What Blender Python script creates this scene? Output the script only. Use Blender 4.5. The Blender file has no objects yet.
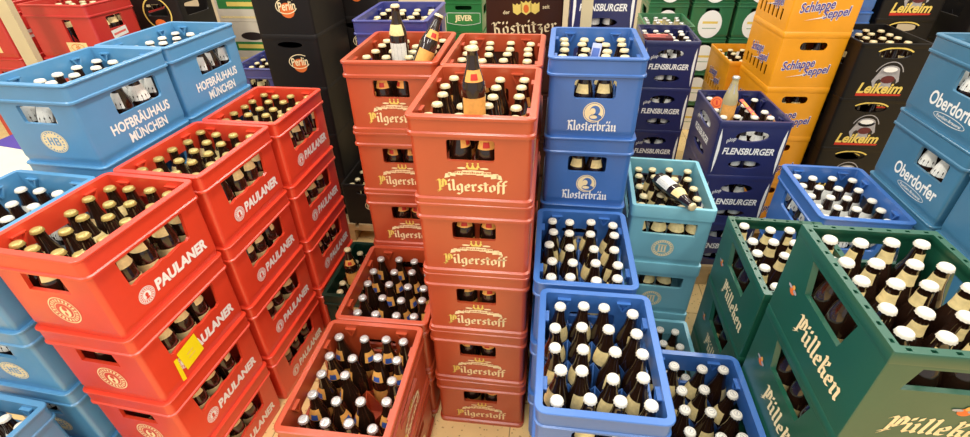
import bpy, bmesh, math, random
from mathutils import Vector, Matrix, geometry
random.seed(7)
sc = bpy.context.scene
C = sc.collection
R = math.radians

# ------------------------------------------------------------------ camera, light, exposure
cam_d = bpy.data.cameras.new('camera'); cam = bpy.data.objects.new('camera', cam_d); C.objects.link(cam)
cam_d.sensor_fit = 'HORIZONTAL'; cam_d.sensor_width = 36.0; cam_d.lens = 36.0 * 483.1 / 970.0
cam_d.clip_start = 0.02; cam_d.clip_end = 60
cam.matrix_world = (Matrix.Translation((0, 0, 1.714)) @ Matrix.Rotation(R(8.5), 4, 'Z')
                    @ Matrix.Rotation(R(90 - 33.95), 4, 'X') @ Matrix.Rotation(R(-1.32), 4, 'Z'))
sc.camera = cam
wd = bpy.data.worlds.new('store_ambient'); sc.world = wd; wd.use_nodes = True
bg = wd.node_tree.nodes['Background']; bg.inputs[0].default_value = (1.0, 0.965, 0.92, 1); bg.inputs[1].default_value = 0.62

def strip(x, y, power, sx, sy, z=3.3):
    d = bpy.data.lights.new('ceiling_tube', 'AREA'); d.shape = 'RECTANGLE'; d.size = sx; d.size_y = sy
    d.energy = power; d.color = (1.0, 0.955, 0.88)
    o = bpy.data.objects.new('ceiling_tube', d); C.objects.link(o); o.location = (x, y, z)
for lx in (-2.6, -0.4, 1.8):
    for ly in (-1.6, 0.9, 3.4):
        strip(lx, ly, 46, 0.3, 2.0)
vs = sc.view_settings
vs.view_transform = 'Standard'; vs.look = 'None'; vs.exposure = 0.0; vs.gamma = 1.0; vs.use_curve_mapping = False

# ------------------------------------------------------------------ materials
MATS = {}
def lin(c):
    return tuple(((v / 255) / 12.92) if v <= 10 else (((v / 255) + 0.055) / 1.055) ** 2.4 for v in c)
def mat(name, rgb, rough=0.4, metal=0.0, spec=0.5, var=0.12, scale=9.0, coat=0.0, bump=0.0, bscale=150.0):
    if name in MATS: return MATS[name]
    m = bpy.data.materials.new(name); m.use_nodes = True; nt = m.node_tree; b = nt.nodes['Principled BSDF']
    c = lin(rgb)
    tc = nt.nodes.new('ShaderNodeTexCoord'); n = nt.nodes.new('ShaderNodeTexNoise')
    n.inputs['Scale'].default_value = scale; n.inputs['Detail'].default_value = 4
    nt.links.new(tc.outputs['Object'], n.inputs['Vector'])
    r = nt.nodes.new('ShaderNodeValToRGB')
    r.color_ramp.elements[0].position = 0.3; r.color_ramp.elements[1].position = 0.72
    r.color_ramp.elements[0].color = tuple(v * (1 - var) for v in c) + (1,)
    r.color_ramp.elements[1].color = tuple(min(1, v * (1 + var)) for v in c) + (1,)
    nt.links.new(n.outputs['Fac'], r.inputs['Fac']); nt.links.new(r.outputs['Color'], b.inputs['Base Color'])
    b.inputs['Roughness'].default_value = rough; b.inputs['Metallic'].default_value = metal
    b.inputs['Specular IOR Level'].default_value = spec
    if coat: b.inputs['Coat Weight'].default_value = coat; b.inputs['Coat Roughness'].default_value = 0.08
    if bump:
        n2 = nt.nodes.new('ShaderNodeTexNoise'); n2.inputs['Scale'].default_value = bscale
        nt.links.new(tc.outputs['Object'], n2.inputs['Vector'])
        bp = nt.nodes.new('ShaderNodeBump'); bp.inputs['Strength'].default_value = bump; bp.inputs['Distance'].default_value = 0.002
        nt.links.new(n2.outputs['Fac'], bp.inputs['Height']); nt.links.new(bp.outputs['Normal'], b.inputs['Normal'])
    MATS[name] = m; return m
def pl(name, rgb, **k):
    k.setdefault('rough', 0.34); k.setdefault('var', 0.06); k.setdefault('bump', 0.04); k.setdefault('spec', 1.0)
    return mat(name, rgb, **k)
M = dict(
    pau=pl('red_plastic', (224, 66, 38)), pil=pl('terracotta_plastic', (184, 72, 36)),
    klo=pl('blue_plastic', (58, 108, 180)), hof=pl('sky_blue_plastic', (84, 148, 194)),
    tea=pl('turquoise_plastic', (122, 184, 198)), gre=pl('dark_green_plastic', (22, 82, 60)),
    obe=pl('steel_blue_plastic', (66, 122, 154)), fle=pl('navy_plastic', (34, 38, 90)),
    sep=pl('yellow_plastic', (246, 162, 18)), bla=pl('black_plastic', (27, 22, 19), rough=0.5, spec=0.3),
    lei=pl('charcoal_plastic', (20, 17, 16), rough=0.45, spec=0.35), nav=pl('indigo_plastic', (54, 60, 132)),
    jev=pl('green_plastic', (34, 118, 58)), kos=pl('brown_plastic', (64, 34, 20), spec=0.5), gol=pl('bottle_green_plastic', (14, 46, 34), spec=0.4),
    red=pl('crimson_plastic', (196, 46, 40)), ova=pl('forest_green_plastic', (46, 110, 68)),
    lbl=pl('pale_blue_plastic', (84, 158, 214)),
    white=mat('white_print', (246, 244, 238), rough=0.5, var=0.02), cream=mat('cream_print', (250, 228, 178), rough=0.5, var=0.03),
    gold=mat('yellow_print', (238, 208, 104), rough=0.45, var=0.05), purple=mat('purple_print', (92, 74, 150), rough=0.5, var=0.04),
    redp=mat('red_print', (200, 44, 30), rough=0.5, var=0.04), orange=mat('orange_print', (226, 110, 44), rough=0.5, var=0.05),
    grey=mat('grey_print', (168, 164, 166), rough=0.5, var=0.15, scale=60), yel=mat('yellow_sticker', (250, 232, 20), rough=0.5, var=0.03),
    bluep=mat('blue_print', (58, 92, 170), rough=0.5, var=0.04), greenp=mat('green_print', (52, 128, 62), rough=0.5, var=0.05),
    greyred=mat('dark_red_print', (98, 34, 38), rough=0.5, var=0.2, scale=70),
    glass=mat('brown_glass', (38, 22, 14), rough=0.09, spec=0.6, var=0.25, scale=30, coat=0.5),
    amber=mat('amber_glass', (120, 66, 20), rough=0.08, spec=0.6, var=0.2, scale=30, coat=0.5),
    clear=mat('pale_beer_glass', (190, 176, 132), rough=0.1, spec=0.6, var=0.1, coat=0.4),
    capw=mat('white_cap_enamel', (232, 225, 208), rough=0.32, var=0.03), capg=mat('gold_cap_enamel', (182, 160, 92), rough=0.3, metal=0.35, var=0.08),
    caps=mat('silver_cap', (206, 204, 198), rough=0.28, metal=0.55, var=0.06), capb=mat('beige_cap_enamel', (224, 206, 160), rough=0.32, metal=0.15, var=0.05),
    paper=mat('white_label_paper', (232, 230, 220), rough=0.55, var=0.08, scale=90), papery=mat('cream_label_paper', (238, 214, 150), rough=0.55, var=0.12, scale=110),
    papero=mat('orange_label_paper', (236, 170, 84), rough=0.55, var=0.1, scale=110),
    card=mat('white_carton', (216, 204, 180), rough=0.7, var=0.05), violet=mat('violet_carton_print', (70, 52, 140), rough=0.6, var=0.06),
    wood=mat('pallet_wood', (200, 170, 122), rough=0.75, var=0.18, scale=14), steel=mat('beige_post_paint', (206, 190, 150), rough=0.5, var=0.04),
    pink=mat('pink_card', (226, 108, 96), rough=0.6, var=0.05), flyer=mat('flyer_paper', (170, 178, 216), rough=0.5, var=0.2, scale=50),
    wall=mat('wall_paint', (216, 204, 178), rough=0.8, var=0.03), dark=mat('dark_print', (40, 30, 26), rough=0.5, var=0.1))

# ------------------------------------------------------------------ mesh helpers
def mesh_obj(name, me, parent=None, loc=None, rot=None, m=None):
    o = bpy.data.objects.new(name, me); C.objects.link(o)
    if parent is not None: o.parent = parent
    if m is not None: o.matrix_local = m
    if loc is not None: o.location = loc
    if rot is not None: o.rotation_euler = rot
    return o
def fin(name, verts, faces, mats, idx=None, angle=35):
    me = bpy.data.meshes.new(name); me.from_pydata([tuple(v) for v in verts], [], faces)
    for m in (mats if isinstance(mats, (list, tuple)) else [mats]): me.materials.append(m)
    if idx: me.polygons.foreach_set('material_index', idx)
    bm = bmesh.new(); bm.from_mesh(me); bmesh.ops.remove_doubles(bm, verts=bm.verts, dist=1e-5)
    bmesh.ops.recalc_face_normals(bm, faces=bm.faces); bm.to_mesh(me); bm.free()
    if angle:
        me.polygons.foreach_set('use_smooth', [True] * len(me.polygons)); me.set_sharp_from_angle(angle=R(angle))
    me.update(); return me
class MB:
    def __init__(s): s.v = []; s.f = []; s.mi = []
    def add(s, pts, faces, mi=0):
        b = len(s.v); s.v += [tuple(p) for p in pts]; s.f += [tuple(i + b for i in f) for f in faces]; s.mi += [mi] * len(faces)
    def box(s, x0, x1, y0, y1, z0, z1, mi=0, mtx=None):
        p = [Vector((x, y, z)) for z in (z0, z1) for x, y in ((x0, y0), (x1, y0), (x1, y1), (x0, y1))]
        if mtx: p = [mtx @ q for q in p]
        s.add(p, [(3, 2, 1, 0), (4, 5, 6, 7), (0, 1, 5, 4), (1, 2, 6, 5), (2, 3, 7, 6), (3, 0, 4, 7)], mi)
    def mesh(s, name, mats, angle=35): return fin(name, s.v, s.f, mats, s.mi, angle)
def rrect(W, D, r, inset, k=4):
    w, d, q = W / 2 - inset, D / 2 - inset, max(r - inset, 0.002)
    out = []
    for cx, cy, a0 in ((w - q, -d + q, -90), (w - q, d - q, 0), (-w + q, d - q, 90), (-w + q, -d + q, 180)):
        for i in range(k + 1):
            a = R(a0 + 90 * i / k); out.append((cx + q * math.cos(a), cy + q * math.sin(a)))
    return out
def loft(mb, rings, closed=True):
    n = len(rings[0]); b = len(mb.v)
    for r in rings: mb.v += [tuple(p) for p in r]
    for j in range(len(rings) - 1):
        for i in range(n if closed else n - 1):
            a, c = b + j * n + i, b + j * n + (i + 1) % n
            mb.f.append((a, c, c + n, a + n)); mb.mi.append(0)
def holed(mb, outer, holes, f3, depth_f3=None):
    """planar face with holes in 2D, mapped to 3D by f3; hole walls joined to depth_f3"""
    loops = [outer] + holes
    tris = geometry.tessellate_polygon([[Vector((p[0], p[1], 0)) for p in l] for l in loops])
    flat = [p for l in loops for p in l]
    mb.add([f3(*p) for p in flat], [tuple(t) for t in tris])
    if depth_f3:
        mb.add([depth_f3(*p) for p in flat], [tuple(t) for t in tris])
        for h in holes:
            n = len(h); mb.add([f3(*p) for p in h] + [depth_f3(*p) for p in h], [(i, (i + 1) % n, (i + 1) % n + n, i + n) for i in range(n)])

def hole_rect(w, z0, z1, c=0.012, u=0.0, k=3):
    out = []
    for cx, cz, a0 in ((u + w / 2 - c, z0 + c, -90), (u + w / 2 - c, z1 - c, 0), (u - w / 2 + c, z1 - c, 90), (u - w / 2 + c, z0 + c, 180)):
        for i in range(k + 1):
            a = R(a0 + 90 * i / k); out.append((cx + c * math.cos(a), cz + c * math.sin(a)))
    return out
def hole_oval(w, z0, z1, u=0.0, n=18):
    return [(u + w / 2 * math.cos(2 * math.pi * i / n), (z0 + z1) / 2 + (z1 - z0) / 2 * math.sin(2 * math.pi * i / n)) for i in range(n)]
def hole_wavy(w, z0, z1, u=0.0):
    out = [(u - w / 2, z1), (u - w / 2 + 0.006, z0 + 0.006)]
    for i in range(9):
        t = i / 8; out.append((u - w / 2 + 0.018 + (w - 0.036) * t, z0 + 0.007 * math.sin(t * math.pi * 3) ** 2))
    out += [(u + w / 2 - 0.006, z0 + 0.006), (u + w / 2, z1)]
    return out
def hole_trap(w0, w1, z0, z1, u=0.0):
    return [(u - w0 / 2, z0), (u + w0 / 2, z0), (u + w1 / 2, z1), (u - w1 / 2, z1)]

FACE = {'front': (Vector((1, 0, 0)), Vector((0, -1, 0))), 'back': (Vector((-1, 0, 0)), Vector((0, 1, 0))),
        'right': (Vector((0, 1, 0)), Vector((1, 0, 0))), 'left': (Vector((0, -1, 0)), Vector((-1, 0, 0)))}
def fmat(T, face, u, z, lift=0.0007, rot=0.0):
    X, N = FACE[face]; half = (T['D'] if face in ('front', 'back') else T['W']) / 2 - T['pin']
    m = Matrix((X, Vector((0, 0, 1)), N)).transposed().to_4x4()
    m.translation = X * u + N * (half + lift) + Vector((0, 0, z))
    return m @ Matrix.Rotation(R(rot), 4, 'Z')

def crate_meshes(T):
    """body (walls with grip holes, floor) and rim of one kind of crate"""
    W, D, H, r, pin, t = T['W'], T['D'], T['H'], T['r'], T['pin'], T['t']
    z0, z1 = T['z0'], H - T['rimh']
    k = 4
    ring = lambda ins, z: [(x, y, z) for x, y in rrect(W, D, r, ins, k)]
    body = MB()
    loft(body, [ring(i, z) for z, i in T['foot']] + [ring(pin, z0)])
    # corner arcs between z0 and z1, outside and inside
    for ins in (pin, pin + t):
        a, b = ring(ins, z0), ring(ins, z1)
        for c in range(4):
            s = c * (k + 1); loft(body, [a[s:s + k + 1], b[s:s + k + 1]], closed=False)
    loft(body, [ring(pin + t, 0.012), ring(pin + t, z0)])
    for face in FACE:
        X, N = FACE[face]; L = W if face in ('front', 'back') else D; Hf = (D if face in ('front', 'back') else W) / 2
        for_in = pin + t
        q = max(r - pin, 0.002); e = L / 2 - pin - q
        holes = T['hole_s'] if face in ('front', 'back') else T['hole_l']
        fo = lambda u, z: X * u + N * (Hf - pin) + Vector((0, 0, z))
        q2 = max(r - for_in, 0.002); e2 = L / 2 - for_in - q2; sc2 = e2 / e
        fi = lambda u, z: X * (u * sc2) + N * (Hf - for_in) + Vector((0, 0, z))
        holed(body, [(-e, z0), (e, z0), (e, z1), (-e, z1)], holes, fo, fi)
    # floor plate
    a = rrect(W, D, r, pin + t, k); n = len(a)
    body.add([(x, y, 0.012) for x, y in a], [tuple(range(n))])
    a = rrect(W, D, r, T['foot'][0][1], k); body.add([(x, y, 0) for x, y in a], [tuple(range(n))[::-1]])
    bme = body.mesh(T['key'] + '_crate_body', T['m'])
    rim = MB()
    prof = T['rim']
    loft(rim, [ring(i, z1 + (H - z1) * f) for f, i in prof])
    inner = T.get('rim_in', pin + t)
    loft(rim, [ring(inner, H), ring(inner, H - 0.012), ring(pin + t, H - 0.02), ring(pin + t, z1)])
    o_in = prof[-1][1]
    slots = []
    if T.get('slots'):
        wd_ = (inner - o_in); cc = o_in + wd_ / 2
        for L, ax in ((W, 0), (D, 1)):
            nn = 9 if ax else 7
            for i in range(nn):
                u = (i - (nn - 1) / 2) * (L - 0.06) / (nn - 1)
                for s in (-1, 1):
                    c = (u, s * (D / 2 - cc)) if ax == 0 else (s * (W / 2 - cc), u)
                    hx, hy = (0.005, wd_ * 0.2) if ax == 0 else (wd_ * 0.2, 0.005)
                    slots.append([(c[0] - hx, c[1] - hy), (c[0] + hx, c[1] - hy), (c[0] + hx, c[1] + hy), (c[0] - hx, c[1] + hy)])
    loops = [rrect(W, D, r, o_in, k), rrect(W, D, r, inner, k)] + slots
    tris = geometry.tessellate_polygon([[Vector((p[0], p[1], 0)) for p in l] for l in loops])
    rim.add([(p[0], p[1], H) for l in loops for p in l], [tuple(t_) for t_ in tris])
    for s in slots:
        rim.add([(p[0], p[1], H) for p in s] + [(p[0], p[1], H - 0.02) for p in s], [(i, (i + 1) % 4, (i + 1) % 4 + 4, i + 4) for i in range(4)])
    rme = rim.mesh(T['key'] + '_crate_rim', T['m'])
    # divider grid
    g = MB(); nx, ny = T.get('grid', (4, 5)); iw, idp = W - 2 * (pin + t), D - 2 * (pin + t); th = 0.0017
    def plate(along_x, pos, L, n):
        N_ = n * 4; pts = []
        for i in range(N_ + 1):
            s = -L / 2 + L * i / N_; ph = (i % 4) / 4
            hgt = T.get('gh', 0.05) + 0.065 * abs(math.cos(math.pi * ph)) ** 1.5
            pts.append((s, hgt))
        for i in range(N_):
            (s0, h0), (s1, h1) = pts[i], pts[i + 1]
            q = []
            for o_ in (-th, th):
                for s, h in ((s0, 0.012), (s1, 0.012), (s1, h1), (s0, h0)):
                    q.append((s, pos + o_, h) if along_x else (pos + o_, s, h))
            g.add(q, [(0, 1, 2, 3), (7, 6, 5, 4), (3, 2, 6, 7)])
    for j in range(1, ny): plate(True, -idp / 2 + idp * j / ny, iw, nx)
    for i in range(1, nx): plate(False, -iw / 2 + iw * i / nx, idp, ny)
    gme = g.mesh(T['key'] + '_divider_grid', T['m'], angle=0)
    # V shaped guide rib on the inner wall
    v = MB()
    for s in (-1, 1):
        a, b = Vector((s * 0.016, 0, 0)), Vector((0, 0, -0.032)); d = (b - a).normalized(); nrm = Vector((d.z, 0, -d.x)) * 0.0026
        q = [a - nrm, a + nrm, b + nrm, b - nrm]
        v.add([p + Vector((0, -0.002, 0)) for p in q] + [p + Vector((0, 0.008, 0)) for p in q], [(0, 1, 2, 3), (4, 5, 6, 7), (0, 1, 5, 4), (1, 2, 6, 5), (2, 3, 7, 6), (3, 0, 4, 7)])
    v.box(-0.0185, 0.0185, -0.002, 0.008, -0.002, 0.002)
    vme = v.mesh(T['key'] + '_guide_rib', T['m'], angle=0)
    return bme, rme, gme, vme

# ------------------------------------------------------------------ lettering
def text_mesh(name, s, w, h, m, bold=0.0, shear=0.0, space=1.0):
    cu = bpy.data.curves.new(name, 'FONT'); cu.body = s; cu.size = 1.0; cu.offset = bold; cu.shear = shear; cu.space_character = space
    cu.resolution_u = 3
    o = bpy.data.objects.new(name, cu); me = bpy.data.meshes.new_from_object(o)
    bpy.data.objects.remove(o); bpy.data.curves.remove(cu)
    xs = [v.co.x for v in me.vertices]; ys = [v.co.y for v in me.vertices]
    cx, cy = (min(xs) + max(xs)) / 2, (min(ys) + max(ys)) / 2
    kx, ky = w / (max(xs) - min(xs)), h / (max(ys) - min(ys))
    for v in me.vertices: v.co = ((v.co.x - cx) * kx, (v.co.y - cy) * ky, 0)
    me.name = name; me.materials.clear(); me.materials.append(m); return me
# broad-nib blackletter strokes: x-height 1, ascender 1.55
def stem(x, top=1.0, bot=0.0): return [(x - 0.1, top - 0.1), (x, top - 0.2), (x, bot + 0.2), (x + 0.12, bot + 0.08)]
BL = {
    'i': (0.42, [stem(0.15), [(0.15, 1.25), (0.15, 1.43)]]), 'l': (0.42, [stem(0.15, 1.55)]),
    'n': (0.86, [stem(0.15), [(0.15, 0.8), (0.42, 0.95), (0.58, 0.8), (0.58, 0.2), (0.7, 0.08)]]),
    'u': (0.86, [stem(0.15), stem(0.58), [(0.2, 0.1), (0.58, 0.28)]]),
    'e': (0.68, [[(0.45, 0.12), (0.2, 0.1), (0.12, 0.25), (0.12, 0.75), (0.32, 0.92), (0.48, 0.74), (0.46, 0.58)], [(0.14, 0.5), (0.48, 0.52)]]),
    'o': (0.74, [[(0.34, 0.92), (0.12, 0.75), (0.12, 0.25), (0.3, 0.08), (0.54, 0.25), (0.54, 0.75), (0.34, 0.92)]]),
    'r': (0.58, [stem(0.15), [(0.15, 0.78), (0.34, 0.95), (0.46, 0.8)]]),
    's': (0.62, [[(0.46, 0.84), (0.26, 0.94), (0.12, 0.72), (0.44, 0.36), (0.3, 0.08), (0.08, 0.16)]]),
    't': (0.5, [stem(0.18, 1.3), [(0.0, 0.95), (0.4, 0.95)]]),
    'f': (0.5, [[(0.46, 1.42), (0.3, 1.52), (0.16, 1.35), (0.16, -0.1)], [(0.0, 0.95), (0.42, 0.95)]]),
    'g': (0.78, [[(0.34, 0.92), (0.12, 0.75), (0.12, 0.3), (0.3, 0.12), (0.54, 0.3)], [(0.34, 0.92), (0.54, 0.8), (0.54, -0.15), (0.34, -0.38), (0.1, -0.26)]]),
    'k': (0.78, [stem(0.15, 1.55), [(0.2, 1.22), (0.46, 1.34), (0.5, 1.1), (0.22, 0.78)], [(0.22, 0.66), (0.52, 0.6), (0.52, 0.2), (0.66, 0.08)]]),
    'b': (0.78, [[(0.04, 1.5), (0.14, 1.38), (0.14, 0.25), (0.32, 0.08), (0.56, 0.28), (0.56, 0.78), (0.36, 0.92), (0.16, 0.78)]]),
    'a': (0.8, [[(0.1, 0.86), (0.32, 0.95), (0.52, 0.8), (0.52, 0.2), (0.66, 0.08)], [(0.52, 0.5), (0.2, 0.44), (0.12, 0.2), (0.28, 0.06), (0.52, 0.26)]]),
    'z': (0.66, [[(0.08, 0.88), (0.46, 0.88), (0.2, 0.52), (0.48, 0.36), (0.4, -0.2), (0.12, -0.3)], [(0.2, 0.5), (0.5, 0.5)]]),
    'h': (0.86, [stem(0.15, 1.55), [(0.15, 0.8), (0.42, 0.95), (0.58, 0.8), (0.58, 0.1), (0.4, -0.2)]]),
    'P': (1.1, [[(0.05, 1.25), (0.2, 1.42), (0.34, 1.3), (0.34, 0.0), (0.14, -0.22)], [(0.34, 1.2), (0.62, 1.45), (0.92, 1.2), (0.92, 0.72), (0.66, 0.5), (0.38, 0.6)], [(0.08, 0.0), (0.5, 0.12)], [(0.62, 1.3), (0.62, 0.62)]]),
    'K': (1.05, [[(0.05, 1.25), (0.2, 1.42), (0.34, 1.3), (0.34, 0.15), (0.1, 0.02)], [(0.34, 0.9), (0.62, 1.45), (0.88, 1.32)], [(0.4, 0.85), (0.7, 0.7), (0.74, 0.2), (0.94, 0.08)]]),
}
for base, um in (('u', '\u00fc'), ('o', '\u00f6'), ('a', '\u00e4')):
    BL[um] = (BL[base][0], BL[base][1] + [[(0.13, 1.2), (0.13, 1.42)], [(0.5, 1.2), (0.5, 1.42)]])
def black_mesh(name, s, w, h, m, nib=0.2, slant=0.0, first=None):
    mb = MB(); x = 0.0; n = Vector((nib * 0.82, nib * 0.62)) / 2
    for ci, ch in enumerate(s):
        adv, strokes = BL[ch]
        for st in strokes:
            for p, q in zip(st, st[1:]):
                p, q = Vector(p) + Vector((x, 0)), Vector(q) + Vector((x, 0))
                d = (q - p).normalized() * 0.015; p2, q2 = p - d, q + d
                quad = [p2 - n, q2 - n, q2 + n, p2 + n]
                area = sum(quad[i].x * quad[(i + 1) % 4].y - quad[(i + 1) % 4].x * quad[i].y for i in range(4))
                if area < 0: quad.reverse()
                mb.add([(a.x + slant * a.y, a.y, 0) for a in quad], [(0, 1, 2, 3)], 1 if (first and ci == 0) else 0)
        x += adv * 1.0
    xs = [v[0] for v in mb.v]; ys = [v[1] for v in mb.v]
    kx, ky = w / (max(xs) - min(xs)), h / (max(ys) - min(ys)); cx, cy = (min(xs) + max(xs)) / 2, (min(ys) + max(ys)) / 2
    mb.v = [((a - cx) * kx, (b - cy) * ky, 0) for a, b, _ in mb.v]
    me = bpy.data.meshes.new(name); me.from_pydata(mb.v, [], mb.f); me.materials.append(m)
    if first: me.materials.append(first); me.polygons.foreach_set('material_index', mb.mi)
    me.update(); return me
class Flat:
    """print: layered flat shapes, each layer 0.25 mm proud of the last"""
    def __init__(s): s.mb = MB(); s.mats = []
    def mi(s, m):
        if m not in s.mats: s.mats.append(m)
        return s.mats.index(m)
    def poly(s, pts, m, z=0): s.mb.add([(p[0], p[1], z * 0.00025) for p in pts], [tuple(range(len(pts)))], s.mi(m)); return s
    def disc(s, cx, cy, rx, ry, m, z=0, n=28): return s.poly([(cx + rx * math.cos(2 * math.pi * i / n), cy + ry * math.sin(2 * math.pi * i / n)) for i in range(n)], m, z)
    def ring(s, cx, cy, rx, ry, wd_, m, z=0, a0=0, a1=360, n=32):
        for i in range(n):
            a, b = R(a0 + (a1 - a0) * i / n), R(a0 + (a1 - a0) * (i + 1) / n)
            s.poly([(cx + rx * math.cos(a), cy + ry * math.sin(a)), (cx + rx * math.cos(b), cy + ry * math.sin(b)),
                    (cx + (rx - wd_) * math.cos(b), cy + (ry - wd_) * math.sin(b)), (cx + (rx - wd_) * math.cos(a), cy + (ry - wd_) * math.sin(a))], m, z)
        return s
    def ticks(s, cx, cy, r0, r1, n, m, z=0, fill=0.55, a0=0, a1=360):
        for i in range(n):
            a = R(a0 + (a1 - a0) * i / n); b = a + R((a1 - a0) / n * fill)
            s.poly([(cx + r0 * math.cos(a), cy + r0 * math.sin(a)), (cx + r1 * math.cos(a), cy + r1 * math.sin(a)), (cx + r1 * math.cos(b), cy + r1 * math.sin(b)), (cx + r0 * math.cos(b), cy + r0 * math.sin(b))], m, z)
        return s
    def rect(s, x0, x1, y0, y1, m, z=0): return s.poly([(x0, y0), (x1, y0), (x1, y1), (x0, y1)], m, z)
    def mesh(s, name):
        me = bpy.data.meshes.new(name); me.from_pydata(s.mb.v, [], s.mb.f)
        for m in s.mats: me.materials.append(m)
        me.polygons.foreach_set('material_index', s.mb.mi); me.update(); return me

# ------------------------------------------------------------------ kinds of crate
def kind(key, W=0.3, D=0.4, H=0.26, r=0.022, pin=0.008, t=0.01, rimh=0.058, hs=None, hl=None, foot=None, rim=None, **k):
    T = dict(key=key, W=W, D=D, H=H, r=r, pin=pin, t=t, rimh=rimh, z0=0.03, m=M[k.pop('mat', key)])
    T['hole_s'] = hs if hs is not None else [hole_rect(0.125, 0.135, 0.196)]
    T['hole_l'] = hl if hl is not None else [hole_rect(0.2, 0.13, 0.196)]
    T['foot'] = foot or [(0, 0.012), (0.012, 0.011), (0.022, pin)]
    T['rim'] = rim or [(0, pin), (0.02, 0.0), (0.12, 0.0), (0.17, 0.004), (0.84, 0.004), (0.9, 0.0), (0.97, 0.0), (1.0, 0.0015)]
    T.update(k); T['meshes'] = crate_meshes(T); T['prints'] = {}; return T
KD = {}
KD['pau'] = kind('pau', D=0.386, H=0.262, hs=[hole_trap(0.125, 0.115, 0.145, 0.198)], hl=[hole_wavy(0.225, 0.112, 0.198, 0.0)])
pf = [(0, 0.002), (0.014, 0.002), (0.018, 0.009)]
KD['pil'] = kind('pil', W=0.332, D=0.424, H=0.2525, foot=pf, pin=0.009, r=0.024, hs=[hole_rect(0.125, 0.128, 0.188, 0.008)], hl=[hole_rect(0.19, 0.128, 0.188, 0.008)],
                 rim=[(0, 0.009), (0.06, 0.0), (0.2, 0.0), (0.27, 0.005), (0.8, 0.005), (0.84, 0.0), (0.96, 0.0), (1.0, 0.003)])
KD['klo'] = kind('klo', gh=0.09, W=0.302, D=0.403, H=0.26, r=0.026, hs=[hole_rect(0.128, 0.132, 0.192, 0.01)])
KD['hof'] = kind('hof', H=0.258, r=0.02, hs=[hole_rect(0.12, 0.135, 0.19, 0.006)], hl=[hole_rect(0.19, 0.118, 0.192, 0.012, 0.03)])
KD['tea'] = kind('tea', H=0.256, r=0.018, rimh=0.05, hs=[hole_rect(0.19, 0.135, 0.19, 0.005)], rim=[(0, 0.008), (0.04, 0.003), (0.94, 0.003), (1, 0.004)])
KD['gre'] = kind('gre', H=0.26, r=0.006, pin=0.003, rimh=0.03, t=0.012, foot=[(0, 0.003), (0.012, 0.003), (0.022, 0.003)], hs=[hole_trap(0.2, 0.17, 0.165, 0.222)], hl=[hole_trap(0.16, 0.2, 0.14, 0.222, 0.0)],
                 rim=[(0, 0.003), (0.1, 0.002), (0.95, 0.002), (1, 0.003)], rim_in=0.02, slots=True)
KD['obe'] = kind('obe', H=0.26, r=0.02, hl=[hole_rect(0.15, 0.125, 0.192, 0.008, 0.06)])
ov = lambda w: [hole_oval(w, 0.165, 0.215), hole_oval(w, 0.035, 0.075)]
KD['fle'] = kind('fle', H=0.258, r=0.012, foot=[(0, 0.003), (0.012, 0.003), (0.022, 0.003)], pin=0.003, rimh=0.03, hs=ov(0.14), hl=ov(0.18), rim=[(0, 0.003), (0.4, 0.002), (0.95, 0.002), (1, 0.003)])
KD['sep'] = kind('sep', H=0.259, r=0.014, t=0.004, foot=[(0, 0.003), (0.012, 0.003), (0.022, 0.003)], pin=0.003, rimh=0.03, hs=[hole_rect(0.12, 0.176, 0.212, 0.016)],
                 hl=[hole_rect(0.02, 0.034, 0.085, 0.005, u) for u in (-0.14, -0.09, -0.04, 0.01, 0.06, 0.11)], rim=[(0, 0.003), (0.2, 0.001), (0.95, 0.002), (1, 0.003)])
KD['lei'] = kind('lei', H=0.252, r=0.014, foot=[(0, 0.003), (0.012, 0.003), (0.022, 0.003)], pin=0.003, rimh=0.02, hs=[hole_oval(0.14, 0.186, 0.226)], rim=[(0, 0.003), (0.2, 0.001), (0.95, 0.002), (1, 0.003)])
KD['bla'] = kind('bla', H=0.26, r=0.016, foot=[(0, 0.003), (0.012, 0.003), (0.022, 0.003)], pin=0.003, rimh=0.03, hs=[hole_oval(0.13, 0.195, 0.226)], hl=[], rim=[(0, 0.003), (0.3, 0.002), (0.95, 0.002), (1, 0.003)])
KD['nav'] = kind('nav', W=0.32, D=0.42, H=0.259, mat='nav')
KD['jev'] = kind('jev', H=0.26, r=0.014, pin=0.004, rimh=0.03, hs=[hole_rect(0.13, 0.185, 0.215, 0.012)])
KD['kos'] = kind('kos', W=0.4, D=0.3, H=0.26, r=0.014, pin=0.004, rimh=0.03, hs=[], hl=[hole_rect(0.1, 0.19, 0.22, 0.01)], grid=(5, 4))
KD['red'] = kind('red', W=0.4, D=0.3, H=0.26, hs=[hole_rect(0.05, 0.08, 0.19, 0.004, 0.05)], hl=[hole_rect(0.1, 0.13, 0.19, 0.006)], grid=(5, 4))
KD['rds'] = kind('rds', H=0.26, mat='red', hs=[hole_rect(0.11, 0.13, 0.19, 0.006)])
KD['ova'] = kind('ova', H=0.252, r=0.014, pin=0.004, rimh=0.03, hs=[hole_rect(0.1, 0.18, 0.215, 0.012)])
KD['gol'] = kind('gol', W=0.235, H=0.26, r=0.012, mat='gol', grid=(3, 5))
KD['lbl'] = dict(KD['klo'])
KD['blg'] = kind('blg', W=0.3, D=0.3, H=0.26, mat='bla', r=0.014, pin=0.004, rimh=0.03, grid=(4, 4))

def prints(key, face, lst): KD[key]['prints'][face] = lst    # (name, mesh, u, z, rot)
W_, CR = M['white'], M['cream']
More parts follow.
